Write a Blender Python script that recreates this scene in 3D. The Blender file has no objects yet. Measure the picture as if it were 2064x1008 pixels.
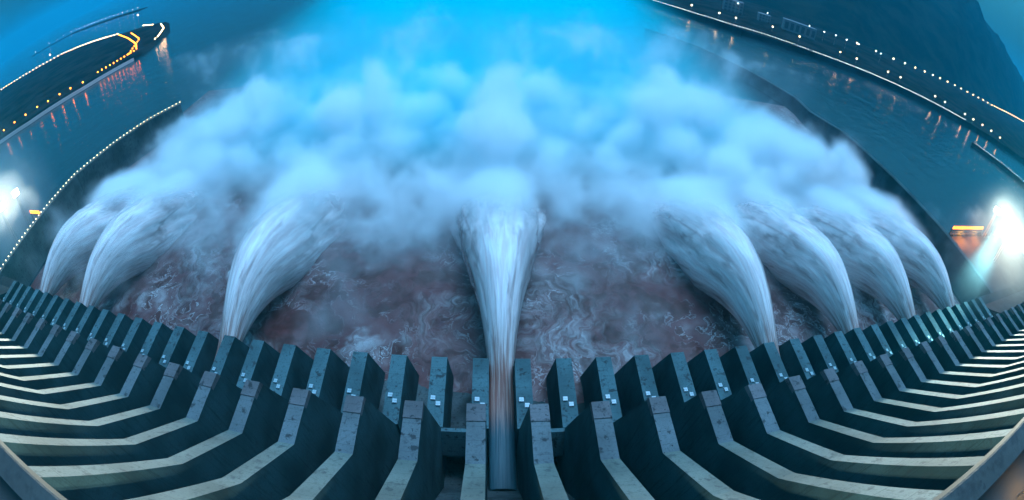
import bpy, bmesh, math, random
from math import radians as R
from mathutils import Vector, Matrix, noise

random.seed(7)
S = bpy.context.scene
COL = S.collection

# ------------------------------------------------------------------ camera (a fisheye lens, tilted down over the spillway)
PITCH, YAW, ROLL = 0.6498, 0.0898, 0.0763
LENS_PX, CX, CY = 911.18, 1056.27, 436.43
cam = bpy.data.cameras.new('camera')
cam_o = bpy.data.objects.new('camera', cam)
COL.objects.link(cam_o)
cam.type = 'PANO'
cam.panorama_type = 'FISHEYE_EQUISOLID'
cam.sensor_fit = 'HORIZONTAL'
cam.sensor_width = 36.0
cam.fisheye_lens = LENS_PX / 2064 * 36
cam.fisheye_fov = R(180)
cam.shift_x = -(CX - 1032) / 2064
cam.shift_y = -(504 - CY) / 1008
cam.clip_start, cam.clip_end = 0.1, 40000
fw = Vector((math.sin(YAW) * math.cos(PITCH), math.cos(YAW) * math.cos(PITCH), -math.sin(PITCH)))
rt = Vector((math.cos(YAW), -math.sin(YAW), 0))
up = rt.cross(fw)
rt, up = math.cos(ROLL) * rt + math.sin(ROLL) * up, -math.sin(ROLL) * rt + math.cos(ROLL) * up
cam_o.matrix_world = Matrix(((rt.x, up.x, -fw.x, 0), (rt.y, up.y, -fw.y, 0), (rt.z, up.z, -fw.z, 0), (0, 0, 0, 1)))
S.camera = cam_o

# ------------------------------------------------------------------ world, sun, exposure
SUN_EL, SUN_ROT = R(58), R(20)
W = bpy.data.worlds.new('World')
S.world = W
W.use_nodes = True
nt = W.node_tree
nt.nodes.clear()
sky = nt.nodes.new('ShaderNodeTexSky')
sky.sky_type = 'NISHITA'
sky.sun_disc = False
sky.sun_elevation = SUN_EL
sky.sun_rotation = SUN_ROT
sky.air_density = 1.0
sky.dust_density = 0.6
tint = nt.nodes.new('ShaderNodeMix')
tint.data_type = 'RGBA'
tint.blend_type = 'MULTIPLY'
tint.inputs['Factor'].default_value = 1
tint.inputs['B'].default_value = (0.19, 0.93, 1.0, 1)          # dusk: only the blue of the sky is left
bg = nt.nodes.new('ShaderNodeBackground')
bg.inputs['Strength'].default_value = 0.13
wo = nt.nodes.new('ShaderNodeOutputWorld')
# an overcast dusk: the sky is darkest at the horizon, brightest overhead
tc = nt.nodes.new('ShaderNodeTexCoord')
sx = nt.nodes.new('ShaderNodeSeparateXYZ')
mr = nt.nodes.new('ShaderNodeMapRange')
mr.interpolation_type = 'SMOOTHSTEP'
for k, q in (('From Min', 0.0), ('From Max', 0.8), ('To Min', 0.02), ('To Max', 1.35)):
    mr.inputs[k].default_value = q
dim = nt.nodes.new('ShaderNodeVectorMath')
dim.operation = 'SCALE'
nt.links.new(tc.outputs['Generated'], sx.inputs[0])
nt.links.new(sx.outputs['Z'], mr.inputs['Value'])
nt.links.new(sky.outputs[0], dim.inputs[0])
nt.links.new(mr.outputs[0], dim.inputs['Scale'])
nt.links.new(dim.outputs[0], tint.inputs['A'])
nt.links.new(tint.outputs['Result'], bg.inputs['Color'])
nt.links.new(bg.outputs[0], wo.inputs['Surface'])

sun = bpy.data.lights.new('sun', 'SUN')
sun.energy = 1.95
sun.angle = R(35)
sun.color = (0.37, 0.59, 1.0)
sun_o = bpy.data.objects.new('sun', sun)
COL.objects.link(sun_o)
sd = Vector((math.sin(SUN_ROT) * math.cos(SUN_EL), math.cos(SUN_ROT) * math.cos(SUN_EL), math.sin(SUN_EL)))
sun_o.rotation_euler = sd.to_track_quat('Z', 'Y').to_euler()

S.view_settings.view_transform = 'Standard'
S.view_settings.look = 'None'
S.view_settings.exposure = 1.0
S.view_settings.gamma = 1.0
S.render.engine = 'CYCLES'
cy = S.cycles
cy.use_denoising = True
cy.denoiser = 'OPENIMAGEDENOISE'
cy.max_bounces = 14
cy.diffuse_bounces = 2
cy.glossy_bounces = 2
cy.transmission_bounces = 2
cy.volume_bounces = 12
cy.transparent_max_bounces = 12
cy.volume_step_rate = 3.0
cy.volume_max_steps = 200
cy.sample_clamp_indirect = 4.0
cy.sample_clamp_direct = 12.0
cy.use_adaptive_sampling = True
cy.adaptive_threshold = 0.03

WATER = -118.0

# ------------------------------------------------------------------ helpers
class MB:
    """collects faces (with a material slot index) and links them as one mesh object"""
    def __init__(s):
        s.v, s.f, s.m = [], [], []
    def face(s, pts, m=0):
        n = len(s.v)
        s.v += [tuple(p) for p in pts]
        s.f.append(tuple(range(n, n + len(pts))))
        s.m.append(m)
    def box(s, x0, x1, y0, y1, z0, z1, m=0):
        s.prism([(y0, z0), (y1, z0), (y1, z1), (y0, z1)], x0, x1, m)
    def prism(s, prof, x0, x1, m=0, side=None):
        """profile in (y, z), extruded along x"""
        n, k = len(s.v), len(prof)
        s.v += [(x0, y, z) for y, z in prof] + [(x1, y, z) for y, z in prof]
        s.f.append(tuple(n + i for i in range(k)))
        s.f.append(tuple(n + k + i for i in reversed(range(k))))
        s.m += [m if side is None else side] * 2
        for i in range(k):
            j = (i + 1) % k
            s.f.append((n + j, n + i, n + k + i, n + k + j))
            s.m.append(m)
    def tube(s, p, q, r0, r1, m=0, seg=8):
        p, q = Vector(p), Vector(q)
        d = (q - p).normalized()
        a = d.orthogonal().normalized()
        b = d.cross(a)
        n = len(s.v)
        for c, r in ((p, r0), (q, r1)):
            for i in range(seg):
                t = 2 * math.pi * i / seg
                s.v.append(tuple(c + r * (math.cos(t) * a + math.sin(t) * b)))
        for i in range(seg):
            j = (i + 1) % seg
            s.f.append((n + i, n + j, n + seg + j, n + seg + i))
            s.m.append(m)
        s.f.append(tuple(n + i for i in reversed(range(seg))))
        s.f.append(tuple(n + seg + i for i in range(seg)))
        s.m += [m, m]
    def ball(s, c, r, m=0, seg=8, rings=5):
        n = len(s.v)
        c = Vector(c)
        for i in range(1, rings):
            t = math.pi * i / rings
            for j in range(seg):
                q = 2 * math.pi * j / seg
                s.v.append(tuple(c + r * Vector((math.sin(t) * math.cos(q), math.sin(t) * math.sin(q), math.cos(t)))))
        s.v += [tuple(c + Vector((0, 0, r))), tuple(c - Vector((0, 0, r)))]
        T, B = len(s.v) - 2, len(s.v) - 1
        for j in range(seg):
            k = (j + 1) % seg
            s.f.append((T, n + j, n + k)); s.m.append(m)
            e = n + (rings - 2) * seg
            s.f.append((B, e + k, e + j)); s.m.append(m)
            for i in range(rings - 2):
                s.f.append((n + i * seg + j, n + (i + 1) * seg + j, n + (i + 1) * seg + k, n + i * seg + k)); s.m.append(m)
    def build(s, name, mats, parent=None, smooth=False):
        me = bpy.data.meshes.new(name)
        me.from_pydata(s.v, [], s.f)
        for m in (mats if isinstance(mats, (list, tuple)) else [mats]):
            me.materials.append(m)
        me.polygons.foreach_set('material_index', s.m)
        bm = bmesh.new()
        bm.from_mesh(me)
        bmesh.ops.recalc_face_normals(bm, faces=bm.faces)
        bm.to_mesh(me)
        bm.free()
        if smooth:
            me.polygons.foreach_set('use_smooth', [True] * len(me.polygons))
        o = bpy.data.objects.new(name, me)
        COL.objects.link(o)
        o.parent = parent
        return o

def tag(o, label=None, cat=None, group=None, kind=None):
    for k, v in (('label', label), ('category', cat), ('group', group), ('kind', kind)):
        if v:
            o[k] = v
    return o

def empty(name, loc=(0, 0, 0)):
    o = bpy.data.objects.new(name, None)
    o.location = loc
    o.empty_display_size = 0.5
    COL.objects.link(o)
    return o

def copy_tree(o, parent=None):
    c = o.copy()
    COL.objects.link(c)
    c.parent = parent
    for ch in list(o.children):
        copy_tree(ch, c)
    return c

ORD = ['', 'first', 'second', 'third', 'fourth', 'fifth', 'sixth', 'seventh', 'eighth', 'ninth', 'tenth', 'eleventh', 'twelfth',
       'thirteenth', 'fourteenth', 'fifteenth', 'sixteenth', 'seventeenth', 'eighteenth', 'nineteenth', 'twentieth',
       'twenty-first', 'twenty-second', 'twenty-third', 'twenty-fourth', 'twenty-fifth']

# ------------------------------------------------------------------ node helper (works for shader and geometry trees)
class V:
    """a value in a node tree, with arithmetic"""
    def __init__(s, t, x):
        s.t, s.x = t, x
    def _op(s, op, *a):
        n = s.t.nodes.new('ShaderNodeMath')
        n.operation = op
        for i, b in enumerate((s,) + a):
            b = b.x if isinstance(b, V) else b
            if isinstance(b, (int, float)):
                n.inputs[i].default_value = b
            else:
                s.t.links.new(b, n.inputs[i])
        return V(s.t, n.outputs[0])
    def __add__(s, b): return s._op('ADD', b)
    __radd__ = __add__
    def __sub__(s, b): return s._op('SUBTRACT', b)
    def __rsub__(s, b): return (s * -1.0) + b
    def __mul__(s, b): return s._op('MULTIPLY', b)
    __rmul__ = __mul__
    def __truediv__(s, b): return s._op('DIVIDE', b)
    def max(s, b): return s._op('MAXIMUM', b)
    def min(s, b): return s._op('MINIMUM', b)
    def smax(s, b, k): return s._op('SMOOTH_MAX', b, k)
    def abs(s): return s._op('ABSOLUTE')
    def sqrt(s): return s._op('SQRT')
    def pow(s, b): return s._op('POWER', b)
    def ramp(s, a, b, lo=0.0, hi=1.0, smooth=True):
        n = s.t.nodes.new('ShaderNodeMapRange')
        n.interpolation_type = 'SMOOTHSTEP' if smooth else 'LINEAR'
        s.t.links.new(s.x, n.inputs['Value'])
        for k, v in (('From Min', a), ('From Max', b), ('To Min', lo), ('To Max', hi)):
            n.inputs[k].default_value = v
        return V(s.t, n.outputs['Result'])

def vec(t, x, y, z):
    n = t.nodes.new('ShaderNodeCombineXYZ')
    for i, b in enumerate((x, y, z)):
        b = b.x if isinstance(b, V) else b
        if isinstance(b, (int, float)):
            n.inputs[i].default_value = b
        else:
            t.links.new(b, n.inputs[i])
    return n.outputs[0]

def sep(t, v):
    n = t.nodes.new('ShaderNodeSeparateXYZ')
    t.links.new(v, n.inputs[0])
    return [V(t, n.outputs[i]) for i in range(3)]

def fbm(t, v, scale, detail=3, rough=0.55, distort=0.0, ntype='FBM'):
    n = t.nodes.new('ShaderNodeTexNoise')
    n.inputs['Scale'].default_value = scale
    n.inputs['Detail'].default_value = detail
    n.inputs['Roughness'].default_value = rough
    n.inputs['Distortion'].default_value = distort
    if v is not None:
        t.links.new(v, n.inputs['Vector'])
    return V(t, n.outputs[0]), n.outputs[1]

def mix(t, f, a, b):
    n = t.nodes.new('ShaderNodeMix')
    n.data_type = 'RGBA'
    for k, x in (('Factor', f), ('A', a), ('B', b)):
        x = x.x if isinstance(x, V) else x
        if isinstance(x, (int, float)):
            n.inputs[k].default_value = x
        elif isinstance(x, tuple):
            n.inputs[k].default_value = (*x, 1)
        else:
            t.links.new(x, n.inputs[k])
    return n.outputs['Result']

def material(name, rough=0.8, color=(0.5, 0.5, 0.5), metal=0.0):
    m = bpy.data.materials.new(name)
    m.use_nodes = True
    t = m.node_tree
    b = t.nodes['Principled BSDF']
    b.inputs['Roughness'].default_value = rough
    b.inputs['Base Color'].default_value = (*color, 1)
    b.inputs['Metallic'].default_value = metal
    if rough >= 0.85:
        b.inputs['Specular IOR Level'].default_value = 0.12 if rough < 0.92 else 0.0
    return m, t, b

def coords(t, which='Object'):
    n = t.nodes.new('ShaderNodeTexCoord')
    return n.outputs[which]

def geo_pos(t):
    return t.nodes.new('ShaderNodeNewGeometry').outputs['Position']

def bump(t, b, h, strength, dist):
    n = t.nodes.new('ShaderNodeBump')
    n.inputs['Strength'].default_value = strength
    n.inputs['Distance'].default_value = dist
    t.links.new(h.x, n.inputs['Height'])
    t.links.new(n.outputs[0], b.inputs['Normal'])

def emitter(name, color, strength, sample=True):
    m = bpy.data.materials.new(name)
    m.use_nodes = True
    t = m.node_tree
    t.nodes.clear()
    e = t.nodes.new('ShaderNodeEmission')
    e.inputs[0].default_value = (*color, 1)
    e.inputs[1].default_value = strength
    o = t.nodes.new('ShaderNodeOutputMaterial')
    t.links.new(e.outputs[0], o.inputs[0])
    if not sample:
        m.cycles.emission_sampling = 'NONE'
    return m

# ------------------------------------------------------------------ materials
def concrete(name, base, stain=0.5, patchy=0.25):
    m, t, b = material(name, 0.85)
    p = geo_pos(t)
    x, y, z = sep(t, p)
    blot, _ = fbm(t, p, 0.55, 4, 0.6)
    fine, _ = fbm(t, p, 3.0, 3, 0.6)
    big, _ = fbm(t, p, 0.09, 2, 0.5)
    # lift joints of the pours, every three metres along the wall
    seam = ((y * 0.37)._op('FRACT') - 0.5).abs().ramp(0.47, 0.5, 0, 1)
    run, _ = fbm(t, vec(t, x * 1.3, y * 1.3, z * 0.12), 1.0, 3, 0.6)
    c = mix(t, big.ramp(0.3, 0.7), tuple(q * (1 - patchy) for q in base), tuple(min(1, q * (1 + patchy)) for q in base))
    c = mix(t, fine.ramp(0.35, 0.75, 0, 0.35), c, tuple(q * 0.6 for q in base))
    c = mix(t, run.ramp(0.52, 0.72, 0, 0.55), c, tuple(q * 0.42 for q in base))
    c = mix(t, blot.ramp(0.57, 0.66, 0, stain), c, (0.03, 0.032, 0.035))
    spk, _ = fbm(t, p, 1.7, 2, 0.5)
    c = mix(t, spk.ramp(0.68, 0.74, 0, stain), c, (0.02, 0.022, 0.025))
    c = mix(t, seam * 0.45, c, tuple(q * 0.35 for q in base))
    t.links.new(c, b.inputs['Base Color'])
    bump(t, b, fine, 0.4, 0.08)
    return m

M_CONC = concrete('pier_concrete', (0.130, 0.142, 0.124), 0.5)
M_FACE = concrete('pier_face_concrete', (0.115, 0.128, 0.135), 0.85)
M_SIDE = concrete('shaded_side_concrete', (0.028, 0.060, 0.066), 0.3, 0.35)  # shade of the pier sides put into the colour; reused on walls, gantry
M_DARKEST = concrete('darkest_concrete', (0.016, 0.023, 0.025), 0.3, 0.4)  # very dark mix for the abutments and the deck
M_CAP = concrete('cap_concrete', (0.135, 0.122, 0.128), 0.9)
M_LOW = concrete('weathered_concrete', (0.066, 0.115, 0.125), 0.85)
M_DAM = concrete('dam_concrete', (0.05, 0.068, 0.07), 0.8, 0.7)
M_DARK = concrete('dark_concrete', (0.075, 0.095, 0.092), 0.5)
M_PARAPET = concrete('parapet_concrete', (0.075, 0.072, 0.068), 0.4)
M_PLATE, _t, _b = material('plate_paint', 0.4, (0.32, 0.40, 0.43))
M_STEEL, _t, _b = material('galvanised_steel', 0.45, (0.25, 0.26, 0.27), 0.6)

# water of the river: smooth, dark, rippled
M_RIVER, t, b = material('river_water', 0.12, (0.012, 0.03, 0.036))
p = geo_pos(t)
r1, _ = fbm(t, p, 0.16, 4, 0.6, 0.6)
r2, _ = fbm(t, p, 0.035, 2, 0.5)
bump(t, b, r1 * 0.7 + r2, 0.35, 1.6)
b.inputs['IOR'].default_value = 1.33

# churning silty water below the dam, laced with foam
M_BASIN, t, b = material('silty_water', 0.8, (0.05, 0.04, 0.04))
p = geo_pos(t)
x, y, z = sep(t, p)
w1, w1c = fbm(t, p, 0.045, 3, 0.55)
w2, w2c = fbm(t, p, 0.16, 2, 0.5)
va = t.nodes.new('ShaderNodeVectorMath'); va.operation = 'MULTIPLY_ADD'
t.links.new(w1c, va.inputs[0]); va.inputs[1].default_value = (42, 42, 42); t.links.new(p, va.inputs[2])
vb = t.nodes.new('ShaderNodeVectorMath'); vb.operation = 'MULTIPLY_ADD'
t.links.new(w2c, vb.inputs[0]); vb.inputs[1].default_value = (7, 7, 7); t.links.new(va.outputs[0], vb.inputs[2])
f1, _ = fbm(t, vb.outputs[0], 0.085, 6, 0.62, 0.6)
f2, _ = fbm(t, vb.outputs[0], 0.24, 5, 0.62, 1.0)
ridge1 = (f1 - 0.5).abs().ramp(0.0, 0.022, 1, 0)
ridge2 = (f2 - 0.5).abs().ramp(0.0, 0.03, 1, 0)
patch, _ = fbm(t, p, 0.03, 3, 0.55)
foam = (ridge1 * patch.ramp(0.42, 0.66) * 0.5).max(ridge2 * patch.ramp(0.5, 0.72) * 0.22).max(patch.ramp(0.52, 0.78) * f1.ramp(0.40, 0.68) * 0.5)
wx, wy, _wz = sep(t, vb.outputs[0])
comb, _ = fbm(t, vec(t, wx * 0.34, wy * 0.10, 0.0), 1.0, 5, 0.62, 0.5)
patch2, _ = fbm(t, va.outputs[0], 0.022, 3, 0.55)
foam = foam.max(patch2.ramp(0.42, 0.68) * comb.ramp(0.30, 0.80) * f2.ramp(0.25, 0.6, 0.35, 1) * 0.6)
crest = (z - WATER).ramp(2.9, 4.6) * comb.ramp(0.3, 0.7)
foam = foam.max(crest * 0.6)
silt = mix(t, f1.ramp(0.35, 0.6), (0.050, 0.010, 0.007), (0.105, 0.030, 0.030))
t.links.new(mix(t, foam, silt, (0.66, 0.66, 0.67)), b.inputs['Base Color'])
t.links.new(foam.ramp(0, 1, 0.55, 0.9).x, b.inputs['Roughness'])
bump(t, b, f1 + f2 * 0.3, 0.25, 1.2)
b.inputs['Specular IOR Level'].default_value = 0.25

# water jets: silty at the outlet, aerated white further out, streaked along the flow
M_JET, t, b = material('aerated_water', 0.55, (0.7, 0.7, 0.7))
uv = coords(t, 'UV')
u, v, _z = sep(t, uv)                                   # u round the jet 0..1, v metres along it
ang = u * (2 * math.pi)
cs, sn = ang._op('COSINE'), ang._op('SINE')
s1, _ = fbm(t, vec(t, cs * 3.2, sn * 3.2, v * 0.030), 1.6, 4, 0.62, 0.3)
s2, _ = fbm(t, vec(t, cs * 6, sn * 6, v * 0.05), 1.3, 5, 0.6, 0.5)
s3, _ = fbm(t, vec(t, cs * 2.2, sn * 2.2, v * 0.05), 1.2, 3, 0.6, 0.8)
obj_info = t.nodes.new('ShaderNodeObjectInfo')
white = mix(t, s2.ramp(0.3, 0.7), (0.68, 0.48, 0.47), (0.86, 0.73, 0.72))
white = mix(t, s3.ramp(0.48, 0.72, 0, 0.65), white, (0.30, 0.17, 0.16))
silty = mix(t, s1.ramp(0.4, 0.62), (0.26, 0.10, 0.075), (0.40, 0.24, 0.20))
aer = (v + (s1 - 0.5) * 46.0).ramp(28, 50)
clear = (v + (s1 - 0.5) * 14.0).ramp(14, 24)
silty = mix(t, clear, mix(t, s1.ramp(0.35, 0.65), (0.016, 0.070, 0.092), (0.035, 0.11, 0.135)), silty)
t.links.new(mix(t, aer, silty, white), b.inputs['Base Color'])
lw = t.nodes.new('ShaderNodeLayerWeight')
lw.inputs['Blend'].default_value = 0.35
edge = V(t, lw.outputs['Facing'])
spread = v.ramp(6, 60)
soft = edge.ramp(0.42, 1.0, 0, 1.0, False) * spread * (0.65 + s2 * 0.7)
gaps = (s1 + (s2 - 0.5) * 0.4).ramp(0.54, 0.80, 0, 0.4) * v.ramp(35, 100)
end = (v + (s3 - 0.5) * 50.0).ramp(86, 136)
low = V(t, t.nodes.new('ShaderNodeNewGeometry').outputs['Normal'])
low = (sep(t, low.x)[2] * -1.0).ramp(-0.30, 0.8, 0, 0.4) * v.ramp(40, 95) * (s2 + s1).ramp(0.75, 1.15, 1, 0.2)
alpha = (1.0 - low) * ((1.0 - soft) * (1.0 - gaps) * (1.0 - end)).max(0.0).min(1.0)
t.links.new(alpha.x, b.inputs['Alpha'])
bump(t, b, s2 * 0.4 + s1 * 1.5, 0.22, 1.0)

M_LAND, t, b = material('dark_bank', 0.95)
p = geo_pos(t)
n1, _ = fbm(t, p, 0.02, 4, 0.6)
t.links.new(mix(t, n1.ramp(0.35, 0.65), (0.008, 0.014, 0.012), (0.022, 0.026, 0.024)), b.inputs['Base Color'])
M_HILL, t, b = material('wooded_hill', 0.95)
p = geo_pos(t)
n1, _ = fbm(t, p, 0.01, 5, 0.6)
t.links.new(mix(t, n1.ramp(0.35, 0.65), (0.006, 0.016, 0.014), (0.018, 0.028, 0.022)), b.inputs['Base Color'])
M_ROAD, t, b = material('road_asphalt', 0.9, (0.06, 0.058, 0.055))
M_WALL, t, b = material('building_wall', 0.85, (0.2, 0.21, 0.22))
M_GLASS, t, b = material('window_glass', 0.3, (0.08, 0.10, 0.11))

E_WHITE = emitter('lamp_white', (1.0, 0.82, 0.45), 9)
E_COOL = emitter('lamp_cool', (0.80, 1.0, 0.95), 14)
E_ORANGE = emitter('lamp_sodium', (1.0, 0.20, 0.008), 22)
E_WARM = emitter('lamp_warm', (1.0, 0.62, 0.28), 26)
E_FLOOD = emitter('flood_lens', (0.88, 1.0, 0.95), 150)
E_BAR = emitter('lamp_bar_bulb', (1.0, 0.20, 0.012), 5)
E_STRIP = emitter('strip_lamp', (1.0, 0.55, 0.12), 14)

# ------------------------------------------------------------------ ground and water
def sheet(name, x0, x1, y0, y1, nx, ny, zf, mat, smooth=True, kind='structure'):
    me = bpy.data.meshes.new(name)
    vs, fs = [], []
    for j in range(ny + 1):
        for i in range(nx + 1):
            xx, yy = x0 + (x1 - x0) * i / nx, y0 + (y1 - y0) * j / ny
            vs.append((xx, yy, zf(xx, yy)))
    for j in range(ny):
        for i in range(nx):
            a = j * (nx + 1) + i
            fs.append((a, a + 1, a + nx + 2, a + nx + 1))
    me.from_pydata(vs, [], fs)
    me.materials.append(mat)
    if smooth:
        me.polygons.foreach_set('use_smooth', [True] * len(fs))
    o = bpy.data.objects.new(name, me)
    COL.objects.link(o)
    if kind:
        o['kind'] = kind
    return o

sheet('river_water', -16000, 16000, -1200, 16000, 4, 4, lambda x, y: WATER, M_RIVER)

def basin_z(x, y):
    v = Vector((x, y, 0))
    h = 2.6 * noise.fractal(v * 0.04, 1.0, 2.0, 3) + 2.4 * (0.5 - abs(noise.noise(v * 0.075 + Vector((3, 9, 1))))) + 1.2 * (0.4 - abs(noise.noise(v * 0.19)))
    h += 0.5 * noise.noise(v * 0.3)
    e = min(1, (x + 262) / 20, (262 - x) / 20, (330 - y) / 60)
    return WATER + 0.15 + max(0.02, (0.7 * h + 1.6) * max(0.0, e) * max(0.35, min(1, (200 - y) / 60)))
sheet('churned_water', -262, 262, 60, 330, 300, 170, basin_z, M_BASIN)

def pline(pts):
    return [Vector(p) for p in pts]

def land(name, outline, top, mat, slope=14.0, bumpy=3.0):
    """a bank: water-edge outline, sloped sides, an uneven top"""
    bm = bmesh.new()
    cen = sum((Vector((a, b2)) for a, b2 in outline), Vector((0, 0))) / len(outline)
    ring0, ring1 = [], []
    k = len(outline)
    for i, (a, b2) in enumerate(outline):
        p0 = Vector((a, b2))
        tg = Vector(outline[(i + 1) % k]) - Vector(outline[i - 1])
        nn = Vector((-tg.y, tg.x)).normalized()
        if nn.dot(cen - p0) < 0:
            nn = -nn
        q = p0 + nn * slope
        ring0.append(bm.verts.new((a, b2, WATER - 3)))
        ring1.append(bm.verts.new((q.x, q.y, top + bumpy * noise.noise(Vector((a * 0.02, b2 * 0.02, 0))))))
    for i in range(k):
        bm.faces.new((ring0[i], ring0[(i + 1) % k], ring1[(i + 1) % k], ring1[i]))
    bm.faces.new(ring1)
    bmesh.ops.recalc_face_normals(bm, faces=bm.faces)
    bmesh.ops.triangulate(bm, faces=[f for f in bm.faces if len(f.verts) > 4])
    me = bpy.data.meshes.new(name)
    bm.to_mesh(me)
    bm.free()
    me.materials.append(mat)
    o = bpy.data.objects.new(name, me)
    COL.objects.link(o)
    return tag(o, kind='structure')

# the spit of land on the left, with a road all round it
NEAR_L = [(-1200, -60), (-900, 170), (-744, 300), (-684, 345), (-617, 436), (-577, 531), (-590, 600), (-640, 715), (-760, 850), (-860, 890)]
FAR_L = [(-1010, 900), (-1221, 955), (-1427, 980), (-1673, 890), (-2100, 840), (-2600, 700), (-3000, 100), (-1800, -300)]
land('left_bank_land', NEAR_L + FAR_L, -110.5, M_LAND, 12, 2.0)
M_BANK, t, b = material('lamplit_embankment', 0.9, (0.40, 0.27, 0.25))  # lamplight on the shore edge painted in as a pale pinkish tone
m = MB()
for (a, b2), (c, d) in zip(NEAR_L[1:5], NEAR_L[2:6]):
    for w0, w1, z0, z1 in ((-1.5, 2.5, -117.6, -113.2), (2.5, 5.0, -113.2, -113.0)):
        m.face([(a - w0 * 0.75, b2 + w0 * 0.65, z0), (c - w0 * 0.75, d + w0 * 0.65, z0), (c - w1 * 0.75, d + w1 * 0.65, z1), (a - w1 * 0.75, b2 + w1 * 0.65, z1)])
tag(m.build('embankment', M_BANK), kind='structure')
# the far shore on the left, low in the haze
land('left_far_land', [(-1590, 1550), (-2181, 1745), (-2815, 1950), (-3110, 1750), (-3190, 1790), (-2850, 2050), (-2160, 1835), (-1600, 1640)], -117.0, M_LAND, 8, 0.2)

def ridge_h(az):
    pts = [(-12, 2.4), (0, 2.6), (15, 3.4), (30, 5.2), (42, 7.0), (50, 8.4), (55.9, 7.9), (58.8, 7.2), (62, 5.6), (65.7, 3.4), (67.9, 2.2), (72, 0.2), (80, -1.5), (90, -1.2)]
    for (a0, h0), (a1, h1) in zip(pts, pts[1:]):
        if a0 <= az <= a1:
            f = (az - a0) / (a1 - a0)
            return h0 + (h1 - h0) * f
    return pts[0][1] if az < pts[0][0] else pts[-1][1]

# right bank: quay, road terrace, wooded hill behind, ending where the valley opens
QUAY = [(120, 950), (235, 812), (319, 702), (379, 640), (466, 606), (565, 577), (685, 548), (815, 499), (922, 471), (1134, 387), (1500, 230)]
land('right_bank_land', QUAY + [(2600, 60), (5200, -300), (6500, 2600), (1500, 2600), (300, 2000)], -109, M_LAND, 6, 0.6)

def hill_mesh():
    me = bpy.data.meshes.new('hill')
    vs, fs = [], []
    na, nr = 90, 22
    for i in range(na + 1):
        az = -14 + 100 * i / na
        d0 = 1330 if az < 44 else 1330 + (az - 44) * 34 if az < 57 else 1772 + (az - 57) * 88 if az < 66 else 2564 + (az - 66) * 230
        for j in range(nr + 1):
            f = j / nr
            d = d0 * (1 + 1.5 * f)
            el = ridge_h(az)
            top = d0 * 1.85 * math.tan(R(el))
            base = -110
            prof = math.sin(min(1, f / 0.62) * math.pi / 2) ** 1.4 if f < 0.62 else 1 - 0.6 * (f - 0.62) / 0.38
            a = R(az)
            x, y = d * math.sin(a), d * math.cos(a)
            nz = noise.fractal(Vector((x * 0.003, y * 0.003, 2.0)), 0.9, 2.0, 5)
            z = base + (top - base) * prof * (1 + 0.16 * nz) + 6 * nz * (1 if 0 < f < 1 else 0)
            if j == 0 or j == nr:
                z = -119
            vs.append((x, y, z))
    for i in range(na):
        for j in range(nr):
            a = i * (nr + 1) + j
            fs.append((a, a + 1, a + nr + 2, a + nr + 1))
    me.from_pydata(vs, [], fs)
    me.materials.append(M_HILL)
    me.polygons.foreach_set('use_smooth', [True] * len(fs))
    o = bpy.data.objects.new('hill', me)
    COL.objects.link(o)
    return tag(o, kind='structure')
hill_mesh()

# ------------------------------------------------------------------ the dam
XC = 3.0                     # middle of the central bay
PITCH_X = 10.5
HALF = 23
def pier_x(k):
    return XC + (abs(k) - 0.5) * PITCH_X * (1 if k > 0 else -1)

X0, X1 = pier_x(-HALF) - 3.0, pier_x(HALF) + 3.0
dam = empty('dam', (0, 0, WATER))
tag(dam, 'long grey concrete spillway dam filling the foreground, holding all the piers', 'dam')
def dpart(mb, name, mats, smooth=False):
    o = mb.build(name, mats, dam, smooth)
    o.location = (0, 0, -WATER)
    return o
body = MB()
body.prism([(-14, -122), (-14, -44), (-2.5, -44), (6, -58), (22, -84), (34, -108), (44, -112.5), (72, -116.5), (74, -122)], X0, X1)
dpart(body, 'spillway_face', M_DAM)
for i in range(-HALF + 1, HALF):                         # walls across the bays that carry no outlet
    if i % 2 == 0:
        continue
    xa = XC + (i - 0.5) * PITCH_X
    m = MB()
    m.prism([(44.4, -95.6), (45.35, -95.6), (45.35, -112.0), (44.2, -112.0), (43.6, -103.5), (40.6, -101.8)], xa + 1.58, xa + PITCH_X - 1.58)
    dpart(m, 'cross_wall', M_LOW)

PIERS = []
def make_pier():
    p = empty('spillway_pier', (0, 0, WATER))
    def part(mb, name, mat):
        o = mb.build(name, mat, p)
        o.location = (0, 0, -WATER)
        return o
    m = MB()
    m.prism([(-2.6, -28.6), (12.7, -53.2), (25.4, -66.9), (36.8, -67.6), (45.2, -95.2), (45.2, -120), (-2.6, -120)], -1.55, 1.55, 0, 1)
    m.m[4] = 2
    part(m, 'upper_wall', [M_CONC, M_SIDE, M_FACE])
    m = MB()
    m.prism([(33.4, -67.22), (36.86, -67.44), (37.3, -68.9), (33.4, -68.3)], -1.60, 1.60)
    part(m, 'cap_block', M_CAP)
    m = MB()
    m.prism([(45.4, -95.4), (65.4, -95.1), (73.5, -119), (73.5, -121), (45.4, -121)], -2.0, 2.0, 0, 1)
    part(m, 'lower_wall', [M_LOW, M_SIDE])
    for dx, dy in ((-0.75, 53.2), (0.55, 51.6)):
        m = MB()
        m.box(dx - 0.56, dx + 0.56, dy - 0.6, dy + 0.6, -95.4, -94.98, 1)
        for ex in (-0.27, 0.27):
            for ey in (-0.29, 0.29):
                m.box(dx + ex - 0.23, dx + ex + 0.23, dy + ey - 0.25, dy + ey + 0.25, -94.98, -94.9, 0)
        part(m, 'anchor_plate', [M_PLATE, M_STEEL])
    return p
proto = make_pier()
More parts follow.
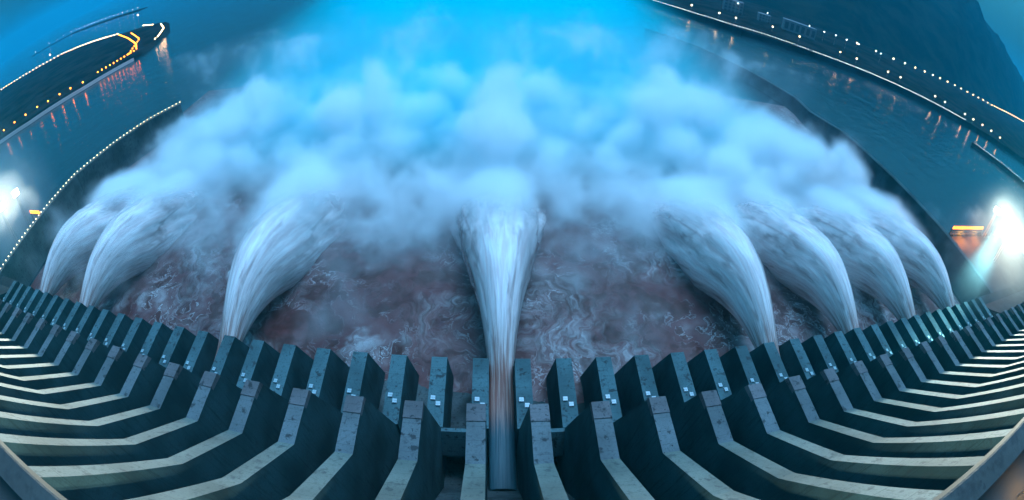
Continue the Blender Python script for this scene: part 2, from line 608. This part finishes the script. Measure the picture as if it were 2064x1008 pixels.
for s in (-1, 1):
    for k in range(1, HALF + 1):
        p = proto if (s, k) == (-1, 1) else copy_tree(proto)
        p.location.x = pier_x(s * k)
        side = 'left' if s < 0 else 'right'
        if k == 1:
            lab = 'grey stained concrete pier flanking the central water jet on its %s side' % side
        else:
            lab = 'grey stained concrete pier, %s to the %s of the central water jet' % (ORD[k], side)
        tag(p, lab, 'pier', 'concrete piers lined up along the spillway')

# the crest parapet below the camera and its roadway
crest = empty('crest_parapet', (0, -1, -10))
tag(crest, 'dark concrete crest parapet cutting across both bottom corners', 'parapet')
def cpart(mb, name, mats):
    o = mb.build(name, mats, crest)
    o.location = (0, 1, 10)
    return o
m = MB(); m.prism([(-1.75, -12), (-0.72, -12), (-0.70, -9.08), (-0.78, -9.0), (-1.75, -9.0)], -300, 300); cpart(m, 'coping', M_PARAPET)
m = MB(); m.prism([(-14, -44.2), (-2.65, -44.2), (-2.65, -26), (-0.9, -12.01), (-14, -12.01)], -300, 300); cpart(m, 'crest_body', M_DAM)
m = MB(); m.box(-300, 300, -14, -1.76, -12.0, -10.6); cpart(m, 'walkway', M_ROAD)
lamp = MB()
lamp.box(19.0, 21.4, -3.9, -3.55, -9.55, -9.3, 0)
lamp.box(19.05, 21.35, -3.85, -3.6, -9.62, -9.55, 1)
lamp.tube((20.2, -3.72, -10.6), (20.2, -3.72, -9.62), 0.06, 0.06, 0, 6)
tag(lamp.build('walkway_lamp', [M_STEEL, E_STRIP]), 'orange glowing strip lamp behind the parapet in the lower right corner', 'lamp')

# abutments and power-house platforms beyond the spillway
m = MB()
m.prism([(-14, -122), (-14, -30), (-2.6, -30), (30, -80), (62, -98), (68, -98), (68, -122)], X1 + 0.02, 420)
tag(m.build('right_abutment', M_DARKEST), 'dark sloping concrete abutment at the right end of the piers', 'abutment')
m = MB()
m.prism([(-14, -122), (-14, -30), (-2.6, -30), (30, -80), (62, -98), (68, -98), (68, -122)], -420, X0 - 0.02)
tag(m.build('left_abutment', M_DARKEST), 'dark sloping concrete abutment at the left end of the piers', 'abutment')

# guide walls, running downstream
def guide_wall(name, pts, ztops, width, mat, label):
    m = MB()
    n = len(pts)
    for i in range(n - 1):
        (ax, ay), (bx, by) = pts[i], pts[i + 1]
        d = Vector((bx - ax, by - ay)).normalized()
        nn = Vector((d.y, -d.x)) * width / 2
        A = [(ax - nn.x * 1.6, ay - nn.y * 1.6, -121), (ax - nn.x, ay - nn.y, ztops[i]), (ax + nn.x, ay + nn.y, ztops[i]), (ax + nn.x * 1.6, ay + nn.y * 1.6, -121)]
        B = [(bx - nn.x * 1.6, by - nn.y * 1.6, -121), (bx - nn.x, by - nn.y, ztops[i + 1]), (bx + nn.x, by + nn.y, ztops[i + 1]), (bx + nn.x * 1.6, by + nn.y * 1.6, -121)]
        for j in range(3):
            m.face([A[j], A[j + 1], B[j + 1], B[j]])
        if i == 0:
            m.face(A)
        if i == n - 2:
            m.face(B)
    o = m.build(name, mat)
    bm = bmesh.new(); bm.from_mesh(o.data)
    bmesh.ops.remove_doubles(bm, verts=bm.verts, dist=0.01)
    bmesh.ops.recalc_face_normals(bm, faces=bm.faces)
    bm.to_mesh(o.data); bm.free()
    return tag(o, label, 'wall')
LW = [(-266, 66), (-269, 127), (-270, 159), (-259, 197), (-247, 227), (-231, 251)]
guide_wall('guide_wall', LW, [-96.2] * 6, 2.6, M_DARK, 'long concrete guide wall on the left, topped by a string of white lamps')
RW = [(270, 66), (268, 126), (265, 179), (266, 247), (262, 291), (268, 325), (247, 393), (214, 456), (171, 505)]
guide_wall('guide_wall', RW, [-98, -98, -98, -100, -104.5, -105.5, -106, -106, -106], 5, M_SIDE, 'long dark guide wall on the right, reaching far into the river')

guide_wall('jetty', [(740, 369), (793, 316), (836, 260)], [-112] * 3, 3, M_SIDE, 'low dark jetty under the short lamp string near the right edge')

# ------------------------------------------------------------------ lamps
def along(pts, n):
    ls = [0.0]
    for a, b2 in zip(pts, pts[1:]):
        ls.append(ls[-1] + (Vector(b2) - Vector(a)).length)
    out = []
    for i in range(n):
        d = ls[-1] * i / (n - 1)
        for k in range(len(pts) - 1):
            if d <= ls[k + 1] + 1e-6:
                f = (d - ls[k]) / (ls[k + 1] - ls[k])
                out.append(Vector(pts[k]).lerp(Vector(pts[k + 1]), f))
                break
    return out

def lamp_mesh(name, h, r, emat, arm=0.0):
    m = MB()
    m.tube((0, 0, 0), (0, 0, h), max(0.08, r * 0.2), max(0.06, r * 0.14), 0, 6)
    if arm:
        m.tube((0, 0, h), (arm, 0, h + 0.3), 0.08, 0.07, 0, 6)
    m.ball((arm, 0, h + r * 0.9), r, 1, 6, 4)
    m.tube((arm, 0, h + r * 1.75), (arm, 0, h + r * 2.1), r * 0.9, r * 0.3, 0, 6)
    o = m.build(name, [M_STEEL, emat])
    return o

def lamp_row(name, pts, h, r, emat, label, group, cat='lamp'):
    o0 = lamp_mesh(name, h, r, emat)
    for i, p in enumerate(pts):
        o = o0 if i == 0 else o0.copy()
        if i:
            COL.objects.link(o)
        o.location = p
        tag(o, label, cat, group)

lamp_row('wall_lamp', along([(x, y, -96.2) for x, y in [(-266, 66.6)] + LW[1:]], 60), 0.9, 0.26, E_WHITE,
         'small white lamp in the string along the left guide wall', 'lamps along the left guide wall')
lamp_row('quay_lamp', along([(x, y, -109) for x, y in [(246, 812), (322, 712), (372, 668), (431, 640 + 8), (511, 606), (607, 580), (729, 545), (903, 489)]], 150), 1.0, 0.30, E_COOL,
         'tiny white lamp in the continuous string along the right quay', 'lamps along the right quay')
lamp_row('quay_lamp', along([(748, 361, -112), (793, 316, -112), (828, 269, -112)], 22), 1.0, 0.22, E_COOL,
         'tiny white lamp on the short string near the right edge', 'lamps near the right edge')
lamp_row('mast_lamp', [Vector((x, y, -109)) for x, y in [(330, 745), (372, 716), (398, 700), (481, 704), (526, 675), (606, 640), (643, 628), (725, 608), (763, 601), (843, 551), (865, 534), (921, 504), (944, 489), (978, 477), (1008, 462), (1023, 438)]],
         8.5, 0.95, E_WARM, 'white lamp on a tall mast close to the right waterline', 'masts on the right waterline')
lamp_row('mast_lamp', [Vector((x, y, -109)) for x, y in [(470, 830), (520, 790), (586, 766), (632, 785), (660, 764), (705, 773), (731, 762), (773, 761), (846, 748)]],
         22, 0.8, E_COOL, 'cool white lamp on a mast behind the right quay', 'masts behind the right quay')
lamp_row('road_lamp', along([(880, 874, -109), (1020, 851, -109), (1200, 875, -109), (1406, 910, -109), (1750, 945, -109), (2033, 976, -109), (2600, 1100, -109), (3232, 1233, -109)], 34), 10, 1.35, E_WARM,
         'warm white lamp along the road at the foot of the right hill', 'lamps along the right hill road')
lamp_row('road_lamp', [Vector((x, y, -110.8)) for x, y in [(-767, 326), (-749, 346), (-730, 365), (-710, 384), (-684, 396), (-667, 414), (-648, 428), (-622, 440)]],
         3.5, 1.0, E_ORANGE, 'orange lamp on the near shore road of the left spit', 'orange lamps on the left near shore')
lamp_row('road_lamp', along([(-622, 478, -110.8), (-612, 500, -110.8), (-606, 530, -110.8), (-604, 560, -110.8)], 11), 3.5, 0.8, E_ORANGE,
         'orange lamp in the close row leading to the lit road', 'orange lamps at the bend of the left spit')
lamp_row('road_lamp', along([(-612, 575, -110.8), (-660, 622, -110.8), (-800, 730, -110.8), (-1000, 872, -110.8)], 26), 3.5, 0.95, E_ORANGE,
         'orange lamp lining the bright road across the left spit', 'orange lamps on the bright cross road')
lamp_row('road_lamp', along([(-606, 548, -110.8), (-700, 672, -110.8), (-860, 800, -110.8)], 16), 3.5, 0.85, E_ORANGE,
         'orange lamp on the second row of the bright road across the left spit', 'orange lamps on the second row of the cross road')
lamp_row('road_lamp', along([(-1000, 872, -110.8), (-1221, 925, -110.8), (-1427, 940, -110.8), (-1673, 845, -110.8), (-1900, 780, -110.8)], 46), 4, 1.1, E_WARM,
         'pale lamp along the far shore road of the left spit', 'lamps on the far shore of the left spit')
lamp_row('road_lamp', along([(-880, 868, -110.8), (-803, 827, -110.8)], 7), 4, 0.9, E_WARM,
         'pale lamp near the tip of the left spit', 'lamps near the tip of the left spit')
lamp_row('road_lamp', along([(-740, 792, -110.8), (-667, 720, -110.8), (-610, 640, -110.8), (-600, 618, -110.8)], 12), 4, 0.9, E_WARM,
         'warm lamp curving round the tip of the left spit', 'lamps round the tip of the left spit')
lamp_row('shore_light', along([(-1634, 1590, -117), (-2181, 1780, -117), (-2826, 1990, -117), (-3120, 1790, -117)], 24), 15, 0.8, E_COOL,
         'faint pale light on the hazy far shore at upper left', 'faint lights on the far left shore')

# flood lights at both ends of the dam
def flood(name, loc, aim, power, label, n=(4, 3), blend=0.5, size=40):
    root = empty(name, (loc[0], loc[1], WATER))
    tag(root, label, 'floodlight')
    m = MB()
    zb = loc[2] - WATER
    for dx, dy in ((-1.2, -1.2), (1.2, -1.2), (1.2, 1.2), (-1.2, 1.2)):
        m.tube((dx, dy, -2), (dx * 0.5, dy * 0.5, zb - 1.5), 0.22, 0.16, 0, 6)
    for i in range(1, 7):
        f = i / 7
        s2 = 1.2 * (1 - 0.5 * f)
        z = zb * f
        c = [(-s2, -s2, z), (s2, -s2, z), (s2, s2, z), (-s2, s2, z)]
        for a, b2 in zip(c, c[1:] + c[:1]):
            m.tube(a, b2, 0.08, 0.08, 0, 5)
    m.build('mast', M_STEEL, root)
    d = (Vector(aim) - Vector(loc)).normalized()
    q = d.to_track_quat('-Z', 'Y')
    for i in range(n[0]):
        for j in range(n[1]):
            m = MB()
            o = Vector(((i - (n[0] - 1) / 2) * 1.5, (j - (n[1] - 1) / 2) * 1.5, 0))
            m.tube((0, 0, 0.9), (0, 0, 0), 0.35, 0.62, 0, 10)
            m.tube((0, 0, 0.0), (0, 0, -0.06), 0.58, 0.56, 1, 10)
            h = m.build('lamp_head', [M_STEEL, E_FLOOD], root)
            h.rotation_mode = 'QUATERNION'
            h.rotation_quaternion = q
            h.location = q @ o + Vector((0, 0, zb))
    l = bpy.data.lights.new(name + '_light', 'SPOT')
    l.energy = power
    l.color = (0.95, 1.0, 0.82)
    l.spot_size = R(size)
    l.spot_blend = blend
    l.shadow_soft_size = 2.5
    lo = bpy.data.objects.new(name + '_light', l)
    lo.location = Vector(loc) + d * 2.0
    lo.rotation_mode = 'QUATERNION'
    lo.rotation_quaternion = q
    COL.objects.link(lo)
flood('floodlight_mast', (-296, 117, -80), (-100, 6, -5), 3.0e6, 'upper tower of glaring white floodlights beside the left guide wall')
flood('floodlight_mast', (-312, 106, -83), (-110, 6, -8), 1.8e6, 'lower tower of glaring white floodlights at the left edge')
flood('floodlight_mast', (350, 124, -80), (140, 6, -5), 4.0e6, 'upper glaring white floodlight tower beyond the right guide wall')
flood('floodlight_mast', (332, 98, -80), (140, 6, -10), 2.5e6, 'lower glaring white floodlight tower nearest the right edge')

for ax, ay, az2 in ((205, 64, -87), (186, 58, -85), (165, 48, -80)):     # three tight beams out of the right-hand tower
    l = bpy.data.lights.new('beam_light', 'SPOT')
    l.energy, l.color, l.spot_size, l.spot_blend, l.shadow_soft_size = 2.6e6, (0.35, 0.95, 1.0), R(11), 0.9, 0.6
    lo = bpy.data.objects.new('beam_light', l)
    lo.location = (338, 112, -81)
    lo.rotation_mode = 'QUATERNION'
    lo.rotation_quaternion = (Vector((ax, ay, az2)) - lo.location).to_track_quat('-Z', 'Y')
    COL.objects.link(lo)

# lamp bars on the power-house roofs
def lamp_bar(x0, x1, y, z, n, label, deck):
    root = empty('lamp_bar', (x0, y, z))
    tag(root, label, 'lamp bar')
    m = MB()
    m.box(0, x1 - x0, -0.3, 0.3, -0.9, -0.5)
    if deck:
        for zz in (-2.6, -4.6):
            m.box(0, x1 - x0, -0.9, 0.3, zz, zz + 0.35)
        for i in range(15):
            xx = (x1 - x0) * i / 14
            m.tube((xx, -0.6, -6), (xx, -0.6, -0.9), 0.14, 0.14, 0, 5)
    for i in range(4):
        xx = (x1 - x0) * i / 3
        m.box(xx - 0.25, xx + 0.25, -0.25, 0.25, WATER - z, -0.9)
    m.build('gantry', M_SIDE, root)
    for i in range(n):
        m = MB()
        xb, rb = (x1 - x0) * (i + 0.5) / n, 0.62 if deck else 0.42
        m.tube((xb, -0.1, -0.3), (xb, -0.1, 1.3), rb, rb * 0.8, 0, 10)
        m.ball((xb, -0.1, 1.35), rb * 0.85, 0, 8, 6)
        m.build('bulb', E_BAR, root, True)
def bar_light(x, y, z, e):
    l = bpy.data.lights.new('lamp_bar_light', 'POINT')
    l.energy, l.color, l.shadow_soft_size = e, (1.0, 0.24, 0.04), 1.5
    lo = bpy.data.objects.new('lamp_bar_light', l)
    lo.location = (x, y, z)
    COL.objects.link(lo)
bar_light(300, 121, -98, 3e4)
bar_light(328, 121, -98, 3e4)
lamp_bar(284, 344, 126, -98, 14, 'row of orange bulbs on a gantry beyond the right guide wall', True)
lamp_bar(-288, -272, 119, -96, 9, 'short row of warm bulbs next to the left guide wall', False)
deck = MB()
deck.box(276, 420, 70, 125, -122, -104)
for i in range(8):
    deck.box(290 + i * 14, 291.2 + i * 14, 125, 128, -121, -103)
tag(deck.build('tailrace_deck', M_DARKEST), 'low concrete deck under the orange bulbs beyond the right guide wall', 'deck')

# buildings on the right bank
def building(x, y, w, d, h, rot, label, cols, rows):
    root = empty('building', (x, y, -110.5))
    root.rotation_euler.z = rot
    tag(root, label, 'building')
    m = MB()
    m.box(-w / 2, w / 2, -d / 2, d / 2, 0, h)
    m.box(-w / 2 - 0.4, w / 2 + 0.4, -d / 2 - 0.4, d / 2 + 0.4, h, h + 1)
    m.build('wall', M_WALL, root)
    for i in range(cols):
        for j in range(rows):
            m = MB()
            cx2 = -w / 2 + w * (i + 0.5) / cols
            z0 = h * (j + 0.25) / rows
            m.box(cx2 - w / cols * 0.3, cx2 + w / cols * 0.3, -d / 2 - 0.08, -d / 2 + 0.05, z0, z0 + h / rows * 0.6)
            m.build('window', M_GLASS, root)
building(590, 765, 74, 18, 24, R(-20), 'pale long low building with tall windows behind the right quay', 6, 1)
building(470, 850, 42, 20, 26, R(-16), 'pale block at the far end of the right quay, near the top edge', 5, 4)
building(528, 812, 26, 16, 17, R(-16), 'smaller pale block between the two larger buildings on the right bank', 4, 3)
lamp_row('beacon', [Vector((-1400, 865, -110.5)), Vector((-1086, 1052, -118))], 26, 2.2, emitter('beacon_lamp', (1.0, 0.62, 0.5), 5),
         'pinkish light on a slim tower behind the left spit', 'slim light towers behind the left spit')

# ------------------------------------------------------------------ water jets
TOP = [(33, -104.5), (45, -104.0), (56, -103.0), (64, -101), (72, -97), (80, -93), (90, -89.5), (101, -88), (112, -89), (122, -92), (137, -96.2), (152, -101.5), (168, -109), (186, -119)]
def top_z(y):
    for (a, b2), (c, d) in zip(TOP, TOP[1:]):
        if a <= y <= c:
            f = (y - a) / (c - a)
            return b2 + (d - b2) * f
    return TOP[-1][1]
def top_smooth(y):
    return sum(top_z(min(186, max(33, y + o))) for o in (-6, -3, 0, 3, 6)) / 5
def jw(y):
    if y < 64:
        return 3.25
    w = 3.25 + 0.04 * (y - 64) + (0.0024 * (y - 64) ** 2 if y < 90 else 1.622 + 0.165 * (y - 90))
    return min(19.0, w * (1 + 0.13 * min(1, (y - 64) / 20)))
def jh(y):
    return 1.6 if y < 60 else min(17.0, 1.6 + 0.30 * (y - 60))
def make_jet(seed):
    NS, NA = 190, 72
    me = bpy.data.meshes.new('water_jet')
    vs, fs, uvs = [], [], []
    off = Vector((seed * 17.3, seed * 5.1, 0))
    for i in range(NS + 1):
        y = 33 + 153 * i / NS
        w, h = jw(y), jh(y)
        zc = top_smooth(y) - h
        g = max(0, min(1, (y - 62) / 70))
        for j in range(NA):
            a = 2 * math.pi * j / NA
            c, s = math.cos(a), math.sin(a)
            n1 = noise.fractal(Vector((c * 1.6, s * 1.6, y * 0.022)) + off, 1.0, 2.0, 4)
            n2 = noise.noise(Vector((c * 6, s * 6, y * 0.05)) + off)
            n3 = noise.fractal(Vector((c * 2.4, s * 2.4, y * 0.09)) + off, 1.0, 2.0, 3)
            k = 1 + g * (0.10 * n1 + 0.03 * n2) + 0.05 * g ** 3 * n3
            sq = 1.0 if y > 70 else 1.0
            vs.append((w * k * c, y, zc + h * k * s))
    for i in range(NS):
        for j in range(NA):
            k = (j + 1) % NA
            fs.append((i * NA + j, i * NA + k, (i + 1) * NA + k, (i + 1) * NA + j))
            uvs += [(j / NA, i / NS * 153), ((j + 1) / NA, i / NS * 153), ((j + 1) / NA, (i + 1) / NS * 153), (j / NA, (i + 1) / NS * 153)]
    me.from_pydata(vs, [], fs)
    ul = me.uv_layers.new(name='UVMap')
    for l, q in enumerate(uvs):
        ul.data[l].uv = q
    me.materials.append(M_JET)
    me.polygons.foreach_set('use_smooth', [True] * len(fs))
    o = bpy.data.objects.new('water_jet', me)
    COL.objects.link(o)
    return o
JETS = [(-10, 'leftmost white water jet, arching up beside the lit guide wall'),
        (-8, 'second water jet from the left, close beside the leftmost one'),
        (-4, 'broad white water jet arching alone between the left pair and the central jet'),
        (0, 'tall central water jet shooting straight away, brownish at its foot'),
        (4, 'broad water jet arching first to the right of the central jet'),
        (6, 'second water jet to the right of the central one, in the right cluster'),
        (8, 'third water jet to the right of the central one, in the right cluster'),
        (10, 'rightmost water jet, nearest the dark right guide wall')]
for i, (j, lab) in enumerate(JETS):
    o = make_jet(i + 1)
    o.location.x = XC + 21 * j
    tag(o, lab, 'water jet', 'water jets shooting from the spillway')

# ------------------------------------------------------------------ spray and mist (voxel fog made by a node field)
def fog_object(name, lo, hi, res, field, mat):
    g = bpy.data.node_groups.new(name, 'GeometryNodeTree')
    g.interface.new_socket('Geometry', in_out='OUTPUT', socket_type='NodeSocketGeometry')
    out = g.nodes.new('NodeGroupOutput')
    vc = g.nodes.new('GeometryNodeVolumeCube')
    vc.inputs['Min'].default_value = lo
    vc.inputs['Max'].default_value = hi
    for k, r in zip(('Resolution X', 'Resolution Y', 'Resolution Z'), res):
        vc.inputs[k].default_value = r
    d = field(g)
    g.links.new(d.x, vc.inputs['Density'])
    sm = g.nodes.new('GeometryNodeSetMaterial')
    sm.inputs['Material'].default_value = mat
    g.links.new(vc.outputs[0], sm.inputs['Geometry'])
    g.links.new(sm.outputs[0], out.inputs[0])
    me = bpy.data.meshes.new(name)
    me.materials.append(mat)
    o = bpy.data.objects.new(name, me)
    COL.objects.link(o)
    md = o.modifiers.new('fog', 'NODES')
    md.node_group = g
    return tag(o, kind='stuff')

def fog_material(name, color, density, aniso=0.0):
    m = bpy.data.materials.new(name)
    m.use_nodes = True
    t = m.node_tree
    t.nodes.clear()
    pv = t.nodes.new('ShaderNodeVolumePrincipled')
    pv.inputs['Color'].default_value = (*color, 1)
    pv.inputs['Density'].default_value = density
    pv.inputs['Anisotropy'].default_value = aniso
    o = t.nodes.new('ShaderNodeOutputMaterial')
    t.links.new(pv.outputs[0], o.inputs['Volume'])
    return m

PUFFS = [(3,180,-93,12),(4,218,-84,15),(-70,232,-88,15),(100,240,-86,16),(-140,226,-90,14),(3,195,-97,19),(2,206,-90,12),(1,178,-104,12),(12,200,-97,13),(-8,205,-102,12),(-19,158,-117,10),(-24,142,-115,7),(-80,215,-97,17),(-87,205,-100,12),(-64,225,-99,18),(-74,190,-108,14),(-48,195,-108,18),(-44,230,-105,18),(-29,262,-106,20),(-91,178,-106,10),(-154,215,-100,18),(-130,220,-101,18),(-167,205,-101,15),(-130,180,-110,15),(-108,188,-109,12),(-177,170,-99,13),(-186,155,-102,10),(-150,170,-106,14),(-55,165,-112,12),(-39,170,-115,12),(30,250,-102,18),(44,220,-107,20),(33,185,-112,14),(42,165,-115,11),(59,185,-108,12),(86,230,-99,18),(118,230,-96,20),(93,200,-105,18),(68,205,-104,12),(117,185,-104,15),(138,200,-98,16),(157,195,-96,15),(172,185,-92,14),(190,172,-89,13),(157,168,-102,12),(190,160,-91,10)]

def spray_field(g):
    pos = g.nodes.new('GeometryNodeInputPosition').outputs[0]
    x, y, z = sep(g, pos)
    # billows: the position is warped before anything is measured
    wv, wc = fbm(g, pos, 0.030, 3, 0.55)
    wx, wy, wz = sep(g, wc)
    X, Y, Z = x + (wx - 0.5) * 34.0, y + (wy - 0.5) * 34.0, z + (wz - 0.5) * 22.0
    s = None
    for a, b2, c, r in PUFFS:
        n = g.nodes.new('ShaderNodeVectorMath'); n.operation = 'DISTANCE'
        g.links.new(vec_cache(g, X, Y, Z), n.inputs[0])
        n.inputs[1].default_value = (a, b2, c)
        d = 1.0 - V(g, n.outputs['Value']) * (1.0 / (r * 1.25))
        s = d if s is None else s.smax(d, 0.25)
    # a low bank of spray over the whole landing zone
    H = Y.ramp(92, 160, 0, 20) * Y.ramp(250, 430, 1, 0.35)
    lay = (H - (Z - WATER)) / 16.0
    lay = lay.min(0.36) - X.abs().ramp(215, 262, 0, 1.2)
    s = s.smax(lay, 0.2)
    # sheaths of spray round the falling jets
    dx = None
    for j, _l in JETS:
        q = (x - (XC + 21 * j)).abs()
        dx = q if dx is None else dx.min(q)
    wj = y.ramp(75, 150, 6, 20, False)
    zj = -94.0 - (y - 103.0) * (y - 103.0) * 0.0042
    hj = y.ramp(75, 160, 4, 14, False)
    e = ((dx / wj).pow(2.0) + ((z - zj) / hj).pow(2.0)).sqrt()
    jet = (1.0 - e) * y.ramp(92, 142) * y.ramp(190, 240, 1, 0)
    s = s.max(jet * 1.15)
    base = s.ramp(-0.6, -0.1)
    st = vec(g, x, y * 0.8, z * 0.62)                       # billows drawn out upwards by the draught
    f1, _ = fbm(g, st, 0.030, 3, 0.5, 0.4)
    swept = vec(g, X * 1.0, Y * 0.55 + Z * 0.5, Z * 0.45)     # torn along the direction the jets throw it
    f2, _ = fbm(g, swept, 0.085, 5, 0.6, 0.6)
    s = s + (f1 - 0.5) * 1.25 + (f2 - 0.5) * 0.75
    den = s.ramp(0.0, 1.05).max(s.ramp(-0.5, 0.4, 0, 0.022) * y.ramp(140, 200))
    thin = fbm(g, pos, 0.028, 4, 0.6)[0].ramp(0.42, 0.70) * ((z - WATER) / 9.0).ramp(0.1, 1.0, 1, 0) * 0.11
    edge = x.abs().ramp(240, 260, 1, 0) * y.ramp(250, 330, 1, 0)
    return (thin * edge * y.ramp(78, 105)).max(den * base * (X.abs() + (y - 215.0).max(0.0) * 0.75).ramp(222, 256, 1, 0) * y.ramp(232, 365, 1, 0.0) * y.ramp(74, 96))

_vc = {}
def vec_cache(g, *a):
    k = (g.name,) + tuple(id(q) for q in a)
    if k not in _vc:
        _vc[k] = vec(g, *a)
    return _vc[k]

M_SPRAY = fog_material('spray', (0.985, 0.985, 1.0), 0.20, 0.0)
fog_object('spray_mist', (-262, 74, -119), (262, 440, -60), (300, 209, 40), spray_field, M_SPRAY)

def drift_field(g):
    pos = g.nodes.new('GeometryNodeInputPosition').outputs[0]
    x, y, z = sep(g, pos)
    f, _ = fbm(g, pos, 0.012, 4, 0.55)
    n2, _ = fbm(g, pos, 0.05, 3, 0.55)
    # the drifting veil follows the river, between the guide walls and beyond
    cx = y.ramp(300, 1400, -10, -40, False)
    wid = y.ramp(200, 900, 205, 300, False)
    across = ((x - cx).abs() / wid).ramp(0.25, 1.1, 1, 0)
    top = y.ramp(150, 500, 26, 46, False)
    height = ((z - WATER) / top).ramp(0.25, 1.0, 1, 0)
    return across * height * y.ramp(150, 250) * y.ramp(900, 1700, 1, 0) * (f.ramp(0.2, 0.75, 0.5, 1.2)) * n2.ramp(0.2, 0.7, 0.8, 1.05)
M_DRIFT = fog_material('drifting_spray', (0.0, 0.90, 1.0), 0.038, 0.0)
fog_object('drift_and_glow_mist', (-420, 140, -118), (420, 1700, -60), (84, 156, 12), drift_field, M_DRIFT)

def lit_field(c, r):
    def f(g):
        pos = g.nodes.new('GeometryNodeInputPosition').outputs[0]
        n = g.nodes.new('ShaderNodeVectorMath'); n.operation = 'DISTANCE'
        g.links.new(pos, n.inputs[0]); n.inputs[1].default_value = c
        n1, _ = fbm(g, pos, 0.06, 3, 0.5)
        return (1.0 - V(g, n.outputs['Value']) / r).max(0.0).pow(1.5) * n1.ramp(0.25, 0.75, 0.6, 1.3)
    return f
for c, r, dens in (((-302, 107, -81), 54, 0.0115), ((346, 116, -81), 40, 0.0010), ((300, 84, -89), 58, 0.0014), ((245, 72, -86), 50, 0.0028)):  # fog balls added round the floodlights to imitate lens glare and carry rays
    fog_object('drift_and_glow_mist', tuple(q - r for q in c), tuple(q + r for q in c), (36, 36, 36), lit_field(c, r), fog_material('lamp_glow_veil', (0.95, 0.97, 1.0), dens, 0.2))

# the blue evening air
hz = MB()
hz.box(-16500, 16500, -1300, 16500, WATER - 4.5, 600)
haze = hz.build('haze', fog_material('evening_haze', (0.02, 0.70, 1.0), 0.00008, 0.0))
tag(haze, kind='stuff')

for nm, lab, cat in (('river_water', 'dark blue river water reaching from the dam to the horizon', 'water'),
                     ('churned_water', 'churning brown water laced with foam in front of the piers', 'water'),
                     ('left_bank_land', 'dark spit of land with lit roads at the upper left', 'land'),
                     ('left_far_land', 'thin strip of far shore with faint lights at the upper left', 'land'),
                     ('right_bank_land', 'dark low bank behind the lit quay on the right', 'land'),
                     ('hill', 'dark wooded hill rising behind the right bank', 'hill'),
                     ('embankment', 'sloping embankment painted pale for lamplight under the orange lamps of the left spit', 'embankment'),
                     ('spray_mist', 'billowing white spray thrown up where the jets land', 'mist'),
                     ('drift_and_glow_mist', 'thin blue spray drifting down the river and glow fog added round the floodlights', 'mist'),
                     ('haze', 'thin blue evening haze over the whole valley', 'haze')):
    for o in S.objects:
        if o.name.split('.')[0] == nm:
            o['label'], o['category'] = lab, cat
